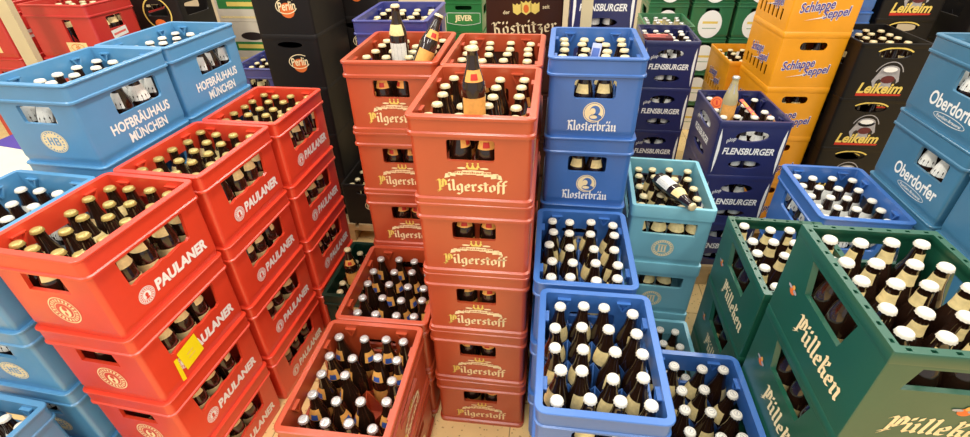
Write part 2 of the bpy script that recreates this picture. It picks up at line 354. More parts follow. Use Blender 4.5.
# monk roundel
def roundel(name, r, ink, ground):
    f = Flat().ring(0, 0, r, r, r * 0.07, ink).ticks(0, 0, r * 0.66, r * 0.86, 22, ink, 0).ring(0, 0, r * 0.6, r * 0.6, r * 0.05, ink)
    f.disc(0.0, -r * 0.1, r * 0.34, r * 0.42, ink, 0, 16).disc(r * 0.04, r * 0.12, r * 0.16, r * 0.18, ground, 1, 12).disc(-r * 0.02, -r * 0.28, r * 0.1, r * 0.16, ground, 1, 10)
    return f.mesh(name)
def roundel_solid(name, r, ink, ground):
    f = Flat().disc(0, 0, r, r, ink).ring(0, 0, r * 0.92, r * 0.92, r * 0.05, ground, 1).ticks(0, 0, r * 0.64, r * 0.8, 18, ground, 1).ring(0, 0, r * 0.58, r * 0.58, r * 0.05, ground, 1)
    f.disc(0, r * 0.05, r * 0.2, r * 0.26, ground, 1, 12).disc(0, -r * 0.32, r * 0.26, r * 0.14, ground, 1, 12)
    return f.mesh(name)
pt = text_mesh('paulaner', 'PAULANER', 0.2, 0.036, W_, 0.05, 0.1, 1.0)
pe = roundel_solid('monk_roundel', 0.025, W_, M['pau'])
for fc in ('right', 'left'): prints('pau', fc, [('lettering', pt, 0.05, 0.068, 0), ('emblem', pe, -0.082, 0.066, 0)])
prints('pau', 'front', [('emblem', roundel('monk_ring', 0.044, CR, M['pau']), 0.005, 0.085, 0)])
# sky blue
h1 = text_mesh('hofbrau', 'HOFBR\u00c4UHAUS', 0.25, 0.04, W_, 0.03, 0.0, 1.0); h2 = text_mesh('munchen', 'M\u00dcNCHEN', 0.165, 0.04, W_, 0.03, 0.0, 1.0)
for fc in ('right', 'left'): prints('hof', fc, [('lettering', h1, 0.012, 0.088, 0), ('lettering', h2, 0.02, 0.043, 0)])
f = Flat().disc(0, 0, 0.045, 0.036, CR).ring(0, 0, 0.0425, 0.0335, 0.0012, M['hof'], 1).ticks(0, 0, 0.028, 0.0335, 20, M['hof'], 1, 0.4)
for x0, x1, y0, y1 in ((-0.02, -0.015, -0.012, 0.014), (-0.008, -0.003, -0.012, 0.014), (-0.015, -0.008, 0.0, 0.004), (0.002, 0.007, -0.012, 0.014), (0.007, 0.017, 0.01, 0.014), (0.007, 0.017, -0.001, 0.003), (0.007, 0.017, -0.012, -0.008), (0.016, 0.02, -0.011, 0.0), (0.015, 0.019, 0.002, 0.013)):
    f.rect(x0, x1, y0, y1, M['hof'], 1)
prints('hof', 'front', [('emblem', f.mesh('oval_emblem'), 0.01, 0.078, 0)])
# terracotta
ptx = black_mesh('pilgerstoff', 'Pilgerstoff', 0.195, 0.05, CR, 0.27, 0, M['gold'])
def crown(name):
    f = Flat()
    for i in range(7):        # ribbon
        u = (i - 3) * 0.019; v = -0.004 * ((i - 3) / 3) ** 2 * 2; f.poly([(u - 0.0098, v - 0.0065 - 0.001 * (i - 3)), (u + 0.0098, v - 0.0065 - 0.001 * (i - 3) * 0.3), (u + 0.0098, v + 0.0065), (u - 0.0098, v + 0.0065)], CR)
    f.poly([(-0.078, -0.02), (-0.062, -0.016), (-0.062, -0.004), (-0.074, -0.006)], CR).poly([(0.078, -0.02), (0.062, -0.016), (0.062, -0.004), (0.074, -0.006)], CR)
    f.rect(-0.014, 0.014, 0.009, 0.014, M['gold'])
    for u in (-0.014, 0, 0.014): f.poly([(u - 0.005, 0.014), (u + 0.005, 0.014), (u, 0.026)], M['gold']); f.disc(u, 0.026, 0.0028, 0.0028, M['gold'], 0, 8)
    f.disc(-0.03, 0.012, 0.012, 0.003, CR, 0, 10).disc(0.03, 0.012, 0.012, 0.003, CR, 0, 10)
    return f.mesh(name)
cr_, rb = crown('crown_ribbon'), text_mesh('ribbon_text', 'Ehrenberger', 0.115, 0.0085, M['pil'], 0.02)
for fc in ('front', 'right', 'left'): prints('pil', fc, [('lettering', ptx, 0.0, 0.052, 0), ('emblem', cr_, 0.005, 0.097, 0), ('ribbon_lettering', rb, 0.005, 0.096, 0)])
# royal blue
kt = black_mesh('klosterbrau', 'Klosterbr\u00e4u', 0.16, 0.04, W_, 0.25)
f = Flat().disc(0, 0, 0.034, 0.034, CR).ring(0, 0, 0.031, 0.031, 0.0015, M['bluep'], 1)
f.disc(0.003, 0.006, 0.016, 0.017, M['klo'], 1, 16).disc(-0.004, 0.004, 0.009, 0.011, CR, 2, 12).disc(0.006, -0.016, 0.02, 0.011, M['klo'], 1, 14).disc(0.0, -0.015, 0.012, 0.006, CR, 2, 12)
ke = f.mesh('portrait_disc')
for fc in ('front', 'left', 'right'): prints('klo', fc, [('lettering', kt, 0, 0.043, 0), ('emblem', ke, 0.004, 0.088, 0)])
KD['lbl']['prints'] = {}
# turquoise
f = Flat().ring(0, 0, 0.04, 0.038, 0.0028, CR).ticks(0, 0, 0.0265, 0.0355, 24, CR, 0, 0.75)
for u in (-0.013, -0.002, 0.009): f.rect(u - 0.003, u + 0.0035, -0.014, 0.014, CR).rect(u - 0.005, u + 0.0055, 0.012, 0.017, CR)
f.rect(-0.018, 0.0145, -0.019, -0.015, CR)
prints('tea', 'front', [('emblem', f.mesh('pillar_roundel'), -0.01, 0.073, 0)])
# dark green
gt = black_mesh('pulleken_l', 'P\u00fclleken', 0.215, 0.07, CR, 0.26, 0.12); gs = black_mesh('pulleken_s', 'P\u00fclleken', 0.2, 0.062, CR, 0.26, 0.15)
f = Flat().disc(0, 0, 0.013, 0.011, M['orange'], 0, 12).disc(0.012, 0.003, 0.009, 0.005, M['grey'], 1, 10).disc(-0.014, 0.005, 0.01, 0.004, M['grey'], 1, 10).disc(0.002, 0.011, 0.006, 0.006, M['papero'], 1, 10)
gm = f.mesh('crest')
for fc in ('left', 'right'): prints('gre', fc, [('lettering', gt, 0.04, 0.07, 0), ('emblem', gm, -0.125, 0.11, 0)])
prints('gre', 'front', [('lettering', gs, 0.01, 0.062, 0), ('emblem', gm, 0.03, 0.118, 0), ('panel_frame', Flat().ring(0, 0, 0.001, 0.001, 0.0005, M['gre']).mesh('dot'), 0.0, 0.02, 0)])
KD['gre']['prints']['front'].pop()
# steel blue
ot = text_mesh('oberdorfer', 'Oberdorfer', 0.235, 0.046, W_, 0.02)
f = Flat().ring(0, 0, 0.075, 0.0135, 0.002, W_)
ob2 = text_mesh('ober_small', 'Familien-Brauerei', 0.115, 0.0095, W_, 0.01)
for fc in ('left', 'right'): prints('obe', fc, [('lettering', ot, 0.03, 0.083, 0), ('emblem', f.mesh('oval_frame'), 0.035, 0.042, 0), ('small_lettering', ob2, 0.035, 0.042, 0)])
# navy
ft = text_mesh('flensburger', 'FLENSBURGER', 0.215, 0.032, W_, 0.03, 0.15); fp = text_mesh('plop', 'plop', 0.042, 0.024, W_, 0.005, 0.3)
fb = Flat().poly([(0.0, -0.115), (0.007, -0.06), (0.01, 0.0), (0.007, 0.06), (0.0, 0.1), (-0.003, 0.06), (-0.003, 0.0), (-0.003, -0.06)], W_).mesh('white_band')
fm = Flat().poly([(0.0, -0.115), (0.003, -0.06), (0.003, 0.0), (0.003, 0.06), (0.0, 0.1), (-0.007, 0.06), (-0.01, 0.0), (-0.007, -0.06)], W_).mesh('white_band_right')
for fc in ('front', 'right', 'left'): prints('fle', fc, [('lettering', ft, 0, 0.12, 0), ('small_lettering', fp, -0.085, 0.172, 15)] + ([('edge_band', fb, -0.133, 0.125, 0), ('edge_band', fm, 0.133, 0.125, 0)] if fc == 'front' else []))
KD['nav']['prints'] = {}
# yellow
s1, s2 = text_mesh('schlappe', 'Schlappe', 0.145, 0.054, M['purple'], 0.02, 0.25), text_mesh('seppel', 'Seppel', 0.115, 0.05, M['purple'], 0.02, 0.25)
w1, w2 = text_mesh('schlappe_o', 'Schlappe', 0.15, 0.06, W_, 0.05, 0.25), text_mesh('seppel_o', 'Seppel', 0.12, 0.056, W_, 0.05, 0.25)
sl = Flat().poly([(-0.05, -0.004), (0.0, -0.001), (0.06, 0.004), (0.02, -0.004)], W_).mesh('swash')
SP = [('lettering_outline', w1, -0.04, 0.105, 8), ('lettering_outline', w2, 0.05, 0.078, 8), ('lettering', s1, -0.04, 0.105, 8), ('lettering', s2, 0.05, 0.078, 8), ('swash', sl, -0.035, 0.06, 8)]
prints('sep', 'front', SP); prints('sep', 'left', [(a, b, u, z + 0.025, r) for a, b, u, z, r in SP])
# charcoal
lt = text_mesh('leikeim', 'Leikeim', 0.19, 0.05, M['gold'], 0.03, 0.2); lr = Flat().poly([(-0.095, -0.007), (0.095, -0.003), (0.1, 0.005), (-0.095, 0.007)], M['redp']).mesh('red_bar')
f = Flat().disc(0.0, 0.03, 0.04, 0.022, M['grey'], 0, 18).poly([(-0.04, 0.03), (0.04, 0.03), (0.055, -0.02), (0.02, -0.055), (-0.045, -0.05), (-0.06, -0.02)], M['grey'], 0)
f.disc(0.006, -0.012, 0.03, 0.018, M['greyred'], 1, 14).disc(0.0, 0.033, 0.03, 0.012, M['white'], 1, 16).ring(0.0, 0.0, 0.062, 0.07, 0.004, M['grey'], 0, 20, 160).disc(-0.03, -0.03, 0.012, 0.02, M['dark'], 1, 10).disc(0.036, -0.028, 0.009, 0.02, M['dark'], 1, 10)
lb = f.mesh('swing_top_picture'); la = Flat().ring(0, 0, 0.082, 0.034, 0.007, M['gold'], 0, 25, 155).mesh('gold_arch')
prints('lei', 'front', [('emblem', lb, 0.01, 0.105, 0), ('lettering', lt, 0.0, 0.052, 0), ('underline', lr, 0, 0.021, 0), ('arch', la, 0, 0.204, 0)])
# black
bt = text_mesh('perlin', 'Perlin', 0.09, 0.04, CR, 0.02, 0.2)
f = Flat().disc(0.0, -0.015, 0.036, 0.034, M['orange'], 0, 20); be = f.mesh('orange_disc')
bs = Flat().ring(0, 0, 0.056, 0.036, 0.004, CR, 0, 40, 330).mesh('swoosh')
prints('bla', 'front', [('emblem', be, 0.03, 0.125, 0), ('swoosh', bs, 0.03, 0.13, 8), ('lettering', bt, 0.03, 0.13, 6)])
# green far, brown, crimson, oval
jt = text_mesh('jever', 'JEVER', 0.14, 0.056, M['cream'], 0.04)
jf = Flat().poly([(-0.132, 0.045), (0.132, 0.045), (0.132, -0.03), (0.07, -0.044), (0, -0.049), (-0.07, -0.044), (-0.132, -0.03)], W_).poly([(-0.129, 0.042), (0.129, 0.042), (0.129, -0.027), (0.07, -0.041), (0, -0.046), (-0.07, -0.041), (-0.129, -0.027)], M['greenp'], 1).mesh('band')
prints('jev', 'front', [('emblem', jf, 0, 0.12, 0), ('lettering', jt, 0.0, 0.12, 0)])
kk = black_mesh('kostritzer', 'K\u00f6stritzer', 0.34, 0.085, CR, 0.2)
f = Flat()
for u, v, a, b in ((-0.045, 0, 0.022, 0.028), (0, 0.004, 0.026, 0.034), (0.045, 0, 0.022, 0.028)): f.poly([(u - a, v + b), (u - a * 0.4, v + b * 0.7), (u, v + b), (u + a * 0.4, v + b * 0.7), (u + a, v + b), (u + a, v - b * 0.5), (u, v - b), (u - a, v - b * 0.5)], M['gold'])
f.disc(0, 0.0, 0.014, 0.02, M['orange'], 1, 12)
kc = f.mesh('gold_crest'); kd, ks = text_mesh('der', 'der', 0.035, 0.018, CR, 0.01), text_mesh('seit', 'seit', 0.035, 0.018, CR, 0.01)
prints('kos', 'front', [('lettering', kk, 0.0, 0.09, 4), ('emblem', kc, 0.01, 0.185, 3), ('small_lettering', kd, -0.09, 0.168, 4), ('small_lettering', ks, 0.11, 0.195, 4)])
rl = Flat().rect(-0.06, 0.06, -0.026, 0.026, M['papery']).ring(0, 0, 0.04, 0.02, 0.003, M['orange'], 1).ticks(0, 0, 0.0, 0.014, 7, M['orange'], 1).mesh('paper_label')
rw = Flat().rect(-0.05, 0.05, -0.02, 0.02, M['paper']).rect(-0.042, 0.04, -0.006, 0.004, M['pink'], 1).mesh('white_label')
prints('red', 'front', [('label', rl, 0.05, 0.055, 0)]); prints('red', 'right', [('label', rw, 0.0, 0.105, 6)]); prints('rds', 'front', [('label', rw, 0.0, 0.105, 6)])
ol = Flat().disc(0, 0, 0.085, 0.1, W_, 0, 28).rect(-0.055, 0.055, 0.005, 0.022, M['gold'], 1).rect(-0.05, 0.05, -0.03, -0.026, M['greenp'], 1).mesh('white_oval')
prints('ova', 'front', [('emblem', ol, 0, 0.1, 0)])
bgz = Flat().ring(0, 0, 0.085, 0.085, 0.008, M['gold']).disc(0, -0.055, 0.035, 0.024, M['orange'], 1, 14).mesh('gold_ring')
prints('blg', 'front', [('emblem', bgz, 0.0, 0.15, 0)])

# ------------------------------------------------------------------ bottles
def lathe(prof, n=14, a0=0.0, a1=360.0):
    full = a1 - a0 >= 359.9; cnt = n if full else n + 1
    V = [(r * math.cos(R(a0 + (a1 - a0) * i / n)), r * math.sin(R(a0 + (a1 - a0) * i / n)), z) for r, z in prof for i in range(cnt)]
    F = [(j * cnt + i, j * cnt + (i + 1) % cnt, (j + 1) * cnt + (i + 1) % cnt, (j + 1) * cnt + i) for j in range(len(prof) - 1) for i in range(n)]
    return V, F
GP = [(0.0, 0.002), (0.024, 0.0), (0.0305, 0.006), (0.031, 0.02), (0.031, 0.118), (0.0295, 0.132), (0.0245, 0.15), (0.0185, 0.168), (0.0152, 0.184), (0.0138, 0.2), (0.0132, 0.209), (0.0145, 0.211), (0.0145, 0.215), (0.013, 0.217)]
def prad(z):
    for (r0, z0), (r1, z1) in zip(GP[2:], GP[3:]):
        if z0 <= z <= z1 and z1 > z0: return r0 + (r1 - r0) * (z - z0) / (z1 - z0)
    return 0.031
def glass_mesh(name, m): V, F = lathe(GP); return fin(name, V, F, m, angle=50)
def cap_mesh(name, m):
    V = []; F = []; n = 24
    for rr, z, fl in ((0.0158, 0.2135, 0.0009), (0.0152, 0.2165, 0.0006), (0.0142, 0.2205, 0), (0.0125, 0.222, 0), (0.006, 0.2226, 0)):
        for i in range(n): q = rr + (fl if i % 2 else -fl); V.append((q * math.cos(2 * math.pi * i / n), q * math.sin(2 * math.pi * i / n), z))
    for j in range(4):
        for i in range(n): F.append((j * n + i, j * n + (i + 1) % n, (j + 1) * n + (i + 1) % n, (j + 1) * n + i))
    F.append(tuple(range(4 * n, 5 * n))); return fin(name, V, F, m, angle=40)
def label_mesh(name, z0, z1, half, m, off=0.0007, n=6, k=5):
    prof = [(prad(z0 + (z1 - z0) * i / k) + off, z0 + (z1 - z0) * i / k) for i in range(k + 1)]
    V, F = lathe(prof, n, -90 - half, -90 + half); return fin(name, V, F, m, angle=60)
def bottle_kind(key, glass, cap, neck=None, belly=None, dot=None, capart=None, zs=1.0):
    g = glass_mesh(key + '_glass', glass); parts = [('cap', cap_mesh(key + '_cap', cap), None)]
    if capart:
        fa = Flat().ring(0, 0, 0.009, 0.009, 0.0012, capart, 0, 0, 360, 14).rect(-0.005, 0.005, -0.0012, 0.0012, capart); me = fa.mesh(key + '_cap_print')
        me.transform(Matrix.Translation((0, 0, 0.2229))); parts.append(('cap_print', me, 'cap'))
    if neck: parts.append(('neck_label', label_mesh(key + '_neck', *neck), None))
    if belly: parts.append(('belly_label', label_mesh(key + '_belly', *belly), None))
    if dot: parts.append(('label_emblem', label_mesh(key + '_dot', *dot, off=0.0012), 'neck_label'))
    if zs != 1.0:
        for me in [g] + [p[1] for p in parts]: me.transform(Matrix.Diagonal((1, 1, zs, 1)))
    return (g, parts)
BK = dict(
    pau=bottle_kind('wheat_bottle', M['glass'], M['capg'], (0.138, 0.166, 52, M['papery']), (0.03, 0.1, 70, M['papery']), zs=1.05),
    pil=bottle_kind('pilgrim_bottle', M['glass'], M['capb'], (0.14, 0.168, 55, M['papero']), (0.03, 0.1, 65, M['papero']), (0.145, 0.16, 20, M['redp'])),
    dun=bottle_kind('dark_bottle', M['glass'], M['caps'], (0.13, 0.168, 44, M['papero']), (0.025, 0.09, 60, M['papero']), (0.133, 0.151, 22, M['bluep']), capart=M['grey']),
    klo=bottle_kind('cloister_bottle', M['glass'], M['capw'], (0.112, 0.156, 46, M['papery']), (0.03, 0.085, 60, M['paper']), capart=M['grey'], zs=1.07),
    kly=bottle_kind('cloister_helles_bottle', M['glass'], M['capb'], (0.13, 0.158, 42, M['papery']), (0.03, 0.095, 60, M['paper'])),
    hof=bottle_kind('court_bottle', M['glass'], M['capw'], (0.118, 0.168, 80, M['paper']), (0.03, 0.1, 75, M['paper']), zs=0.96),
    tea=bottle_kind('roundel_bottle', M['glass'], M['capb'], (0.125, 0.16, 70, M['papery']), (0.03, 0.1, 75, M['paper'])),
    gre=bottle_kind('green_crate_bottle', M['glass'], M['capw'], (0.172, 0.199, 75, M['papery']), (0.03, 0.09, 70, M['papery']), zs=1.1),
    obe=bottle_kind('village_bottle', M['glass'], M['capw'], (0.118, 0.17, 78, M['paper']), (0.03, 0.1, 75, M['paper'])),
    fle=bottle_kind('coast_bottle', M['glass'], M['capw'], (0.14, 0.17, 80, M['paper']), (0.03, 0.1, 70, M['paper'])),
    gen=bottle_kind('plain_bottle', M['glass'], M['capb'], (0.135, 0.16, 60, M['papery']), None),
    pale=bottle_kind('pale_bottle', M['clear'], M['caps'], (0.15, 0.19, 170, M['grey']), (0.03, 0.1, 70, M['papero'])))
CAPW = dict(pau='gold cap', pil='beige cap', dun='silver cap', klo='white cap', kly='beige cap', hof='white cap', tea='beige cap', gre='white cap', obe='white cap', fle='white cap', gen='beige cap', pale='silver cap')
ORD = ['first', 'second', 'third', 'fourth', 'fifth', 'sixth', 'seventh']
def tag(o, label, cat, group=None):
    o['label'] = label; o['category'] = cat
    if group: o['group'] = group
    return o
BOT = []
def bottle(bk, mtx, label, group, always=False): BOT.append((bk, mtx.copy(), label, group, always))
def make_bottle(bk, mtx, label, group):
    g, parts = BK[bk]; o = bpy.data.objects.new('beer_bottle', g); C.objects.link(o); o.matrix_world = mtx
    tag(o, label, 'bottle', group); done = {}
    for nm, me, par in parts:
        c = bpy.data.objects.new(nm, me); C.objects.link(c); c.parent = done.get(par, o); done[nm] = c
    return o

# ------------------------------------------------------------------ setting
def structure(name, me, loc=(0, 0, 0)):
    o = mesh_obj(name, me, loc=loc); o['kind'] = 'structure'; return o
fm_ = mat('tile_beige', (238, 204, 140), rough=0.35, var=0.1, scale=5)
nt = fm_.node_tree; bs_ = nt.nodes['Principled BSDF']   # fine dark specks of the tile itself
vo = nt.nodes.new('ShaderNodeTexVoronoi'); vo.inputs['Scale'].default_value = 55
tcn = [n for n in nt.nodes if n.type == 'TEX_COORD'][0]; nt.links.new(tcn.outputs['Object'], vo.inputs['Vector'])
rp = nt.nodes.new('ShaderNodeValToRGB'); rp.color_ramp.elements[0].position = 0.1; rp.color_ramp.elements[1].position = 0.22
rp.color_ramp.elements[0].color = (0.5, 0.42, 0.34, 1); rp.color_ramp.elements[1].color = (1, 1, 1, 1)
nt.links.new(vo.outputs['Distance'], rp.inputs['Fac'])
mx = nt.nodes.new('ShaderNodeMix'); mx.data_type = 'RGBA'; mx.blend_type = 'MULTIPLY'; mx.inputs[0].default_value = 1.0
old = bs_.inputs['Base Color'].links[0].from_socket
nt.links.new(old, mx.inputs[6]); nt.links.new(rp.outputs['Color'], mx.inputs[7]); nt.links.new(mx.outputs[2], bs_.inputs['Base Color'])
b = MB(); b.box(-6, 5, -4, 6.2, -0.1, -0.004); flo = structure('floor', b.mesh('floor', mat('tile_joint', (150, 124, 84), rough=0.7), 0))
b = MB(); b.box(-0.148, 0.148, -0.148, 0.148, -0.006, 0.0); tm = b.mesh('floor_tile', fm_, 0)
for i in range(-2, 4):
    for j in range(0, 8):
        mesh_obj('tile', tm, flo, loc=(-0.235 + i * 0.3 , 0.16 + j * 0.3, 0.0))
tb = MB()
for i in range(-18, 16):
    for j in range(-13, 21):
        if -2 <= i < 4 and 0 <= j < 8: continue
        x, y = -0.235 + i * 0.3, 0.16 + j * 0.3
        if -5.9 < x < 4.9 and -3.9 < y < 6.0: tb.box(x - 0.148, x + 0.148, y - 0.148, y + 0.148, -0.006, 0.0)
o = mesh_obj('tile_field', tb.mesh('tile_field', fm_, 0), flo); o['kind'] = 'stuff'
b = MB(); b.box(-6, 5, 6.0, 6.2, 0, 3.4); structure('wall_back', b.mesh('wall_back', M['wall'], 0))
b = MB(); b.box(-6.2, -6, -4, 6.2, 0, 3.4); structure('wall_left', b.mesh('wall_left', M['wall'], 0))
b = MB(); b.box(5, 5.2, -4, 6.2, 0, 3.4); structure('wall_right', b.mesh('wall_right', M['wall'], 0))

# ------------------------------------------------------------------ crates
def crate(T, mtx, opened, faces, label, group):
    root = bpy.data.objects.new('beer_crate', None); C.objects.link(root); root.matrix_world = mtx; root.empty_display_size = 0.1
    tag(root, label, 'crate', group)
    bme, rme, gme, vme = T['meshes']
    mesh_obj('body', bme, root); mesh_obj('rim', rme, root)
    if opened:
        mesh_obj('divider_grid', gme, root)
        if opened != 'plain':
            ti = T['pin'] + T['t']
            for u in (-0.27, 0.27):
                for fc in FACE:
                    X, N = FACE[fc]; L = T['W'] if fc in ('front', 'back') else T['D']; Hf = (T['D'] if fc in ('front', 'back') else T['W']) / 2
                    m = Matrix((X, -N, Vector((0, 0, 1)))).transposed().to_4x4(); m.translation = X * (u * L) + N * (Hf - ti - 0.002) + Vector((0, 0, T['H'] - 0.018))
                    mesh_obj('guide_rib', vme, root, m=m)
    for fc in faces:
        for k, (nm, me, u, z, rot) in enumerate(T['prints'].get(fc, [])):
            mesh_obj(nm, me, root, m=fmat(T, fc, u, z, 0.0007 + 0.0004 * k, rot))
    return root
CR_AT = {}
def stack(name, key, x, y, yaw, n, base, opened, faces, holes, phrase, mark, bk=None, skip=(), short=None, rot_j=95):
    """n crates on base; the open top crate is filled, crates below show bottles behind the grip holes in `holes` (face -> levels)"""
    T = KD[key]; H = T['H']; grp = 'crates of the ' + phrase
    for k in range(n):
        z = base + (n - 1 - k) * H; jy = random.uniform(-0.5, 0.5) if k else 0
        m = Matrix.Translation((x, y, z)) @ Matrix.Rotation(R(yaw + jy), 4, 'Z')
        lab = ('%s, %s, %s' % (mark, 'topmost' if k == 0 else ORD[k] + ' from top', phrase)) if n > 1 else '%s, %s' % (mark, phrase)
        CR_AT[(name, k)] = crate(T, m, opened if k == 0 else None, faces if not (key == 'kos' and k > 0) else (), lab, grp if n > 1 else None)
        if not bk: continue
        nx, ny = T.get('grid', (4, 5)); iw, idp = T['W'] - 2 * (T['pin'] + T['t']), T['D'] - 2 * (T['pin'] + T['t'])
        todo = []
        if k == 0 and opened: todo = [(i, j) for j in range(ny) for i in range(nx) if (i, j) not in skip]
        else:
            if k < holes.get('front', 0): todo += [(i, 0) for i in range(1, nx - 1)]
            if k < holes.get('right', 0): todo += [(nx - 1, j) for j in range(1, ny - 1)]
            if k < holes.get('left', 0): todo += [(0, j) for j in (range(ny) if key == 'sep' else range(1, ny - 1))]
        for i, j in sorted(set(todo)):
            px, py = -iw / 2 + iw * (i + 0.5) / nx, -idp / 2 + idp * (j + 0.5) / ny
            tilt = Matrix.Rotation(R(random.uniform(-2.2, 2.2)), 4, 'X') @ Matrix.Rotation(R(random.uniform(-2.2, 2.2)), 4, 'Y')
            ra = random.uniform(-rot_j, rot_j) * 0.8 + (42 if x < -0.9 else -30 if x > 0.7 else 0)
            if not (k == 0 and opened):
                ra = random.uniform(-40, 40) + (90 if (holes.get('right') and i == nx - 1 and j > 0) else -90 if (holes.get('left') and i == 0 and j > 0) else 0)
            bm_ = m @ Matrix.Translation((px, py, 0.0125)) @ tilt @ Matrix.Rotation(R(ra), 4, 'Z')
            if k == 0 and opened:
                lab = '%s-capped bottle, %s row, %s from left, in %s' % (CAPW[bk].split()[0], 'front' if j == 0 else 'back' if j == ny - 1 else ORD[j], ORD[i], short or phrase)
            else:
                side = holes.get('right') or holes.get('left')
                w = {1: 'near', 2: 'middle', 3: 'far'}.get(j, '') if j > 0 else {1: 'left', 2: 'right'}.get(i, 'middle')
                lab = '%s bottle in %s grip hole, crate %s, %s' % (w, 'side' if j > 0 else 'front', 'topmost' if k == 0 else ORD[k] + ' from top', short or phrase)
            bottle(bk, bm_, lab, 'bottles in the ' + (short or phrase))
S_ = stack
# centre: terracotta
F_R = ('front', 'right'); F_L = ('front', 'left')
S_('PilF', 'pil', -0.200, 1.306, 0.3, 5, 0, True, F_R, {'front': 5}, 'front centre stack', 'terracotta crate with gold blackletter', 'pil', short='front centre terracotta crate')
S_('PilB', 'pil', -0.201, 1.732, 0.3, 5, 0, True, F_R, {}, 'stack behind the front centre one', 'terracotta crate', 'pil', short='rear centre terracotta crate')
S_('PilL', 'pil', -0.548, 1.748, 1.5, 5, 0, True, F_L, {'front': 4}, 'stack left of rear centre', 'terracotta crate with gold blackletter', 'pil', short='left rear terracotta crate')
S_('PLo1', 'pil', -0.542, 1.322, 0.9, 2, 0, True, F_R, {}, 'low stack left of front centre stack', 'terracotta crate', 'dun', short='farther low terracotta crate')
S_('PLo2', 'pil', -0.545, 0.895, 0.3, 2, 0, True, F_R, {'right': 2}, 'nearest low terracotta stack', 'terracotta crate', 'dun', skip=((2, 2),), short='nearest low terracotta crate')
# centre right: royal blue
S_('KB', 'klo', 0.132, 1.691, -0.4, 5, 0, True, F_L, {'front': 3}, 'tall royal blue stack', 'royal blue crate with white blackletter', 'kly', short='tall royal blue stack')
S_('KM', 'klo', 0.126, 1.261, 0.6, 3, 0, True, F_L, {}, 'middle low blue stack', 'royal blue crate', 'klo', short='middle low blue crate')
S_('KF', 'klo', 0.151, 0.841, 0.4, 3, 0, True, F_L, {'front': 1}, 'nearest blue stack', 'royal blue crate with white blackletter', 'klo', short='nearest blue crate')
S_('KR', 'klo', 0.459, 0.887, -0.1, 2, 0, True, F_L, {}, 'low blue stack beside green crates', 'royal blue crate', 'klo', short='low blue crate beside green')
# turquoise
S_('TE', 'tea', 0.467, 1.723, -2.6, 3, 0, 'plain', ('front', 'right'), {'front': 3}, 'turquoise stack with bottle lying on top', 'turquoise crate with round emblem', 'tea', short='top turquoise crate')
S_('TF', 'tea', 0.447, 1.295, -0.5, 1, 0, 'plain', ('front',), {}, 'on the floor beside blue crates', 'single turquoise crate', 'klo', short='low turquoise crate on floor')
# dark green
S_('G1', 'gre', 0.762, 0.853, 0.3, 4, 0, 'plain', F_L, {'front': 2, 'left': 3}, 'nearest dark green stack', 'dark green crate with gold blackletter', 'gre', short='nearest dark green crate')
S_('G2', 'gre', 0.765, 1.277, -1.2, 3, 0, 'plain', F_L, {'left': 2}, 'farther dark green stack', 'dark green crate with gold blackletter', 'gre', short='farther dark green crate')
# blue open + steel blue row
S_('OB', 'lbl', 1.081, 1.693, -1.2, 3, 0, True, (), {'left': 1}, 'stack between green and steel blue stacks', 'bright blue crate', 'obe', short='blue crate beside steel blue stack')
S_('OD', 'obe', 1.402, 1.675, 0, 5, 0, True, ('left',), {'left': 3}, 'tall steel blue stack at right', 'steel blue crate with white lettering', 'obe', short='tall steel blue stack')
S_('OD2', 'obe', 1.402, 1.268, 0, 4, 0, True, ('left',), {'left': 2}, 'steel blue stack at right frame edge', 'steel blue crate', 'obe', short='steel blue stack at frame edge')
# left: red row
S_('PA', 'pau', -1.165, 0.905, -3.8, 4, 0, True, F_R, {'right': 4, 'front': 3}, 'nearest red stack', 'red crate with monk roundel', 'pau', short='nearest red crate')
S_('PB', 'pau', -1.138, 1.296, -2.6, 4, 0, True, F_R, {'right': 4}, 'middle red stack', 'red crate with monk roundel', 'pau', short='middle red crate')
S_('PC', 'pau', -1.112, 1.687, -1.0, 4, 0, True, F_R, {'right': 4}, 'farthest red stack', 'red crate with monk roundel', 'pau', short='farthest red crate')
# sky blue row
S_('H1', 'hof', -1.497, 1.354, -2.3, 5, 0, True, F_R, {'right': 1, 'front': 1}, 'tall sky blue stack nearer the camera', 'sky blue crate with white lettering', 'hof', short='nearer tall sky blue crate')
S_('H2', 'hof', -1.480, 1.757, -2.3, 5, 0, True, F_R, {'right': 1}, 'tall sky blue stack farther back', 'sky blue crate with white lettering', 'hof', short='farther tall sky blue crate')
S_('HL', 'hof', -1.495, 0.912, -3.4, 4, 0, True, F_R, {'front': 4}, 'sky blue stack left of nearest red', 'sky blue crate with oval emblem', 'hof', short='low sky blue crate')
S_('LL', 'hof', -1.550, 0.490, -3.4, 2, 0, True, (), {}, 'lowest sky blue stack in the corner', 'sky blue crate', 'hof', short='sky blue crate in corner')

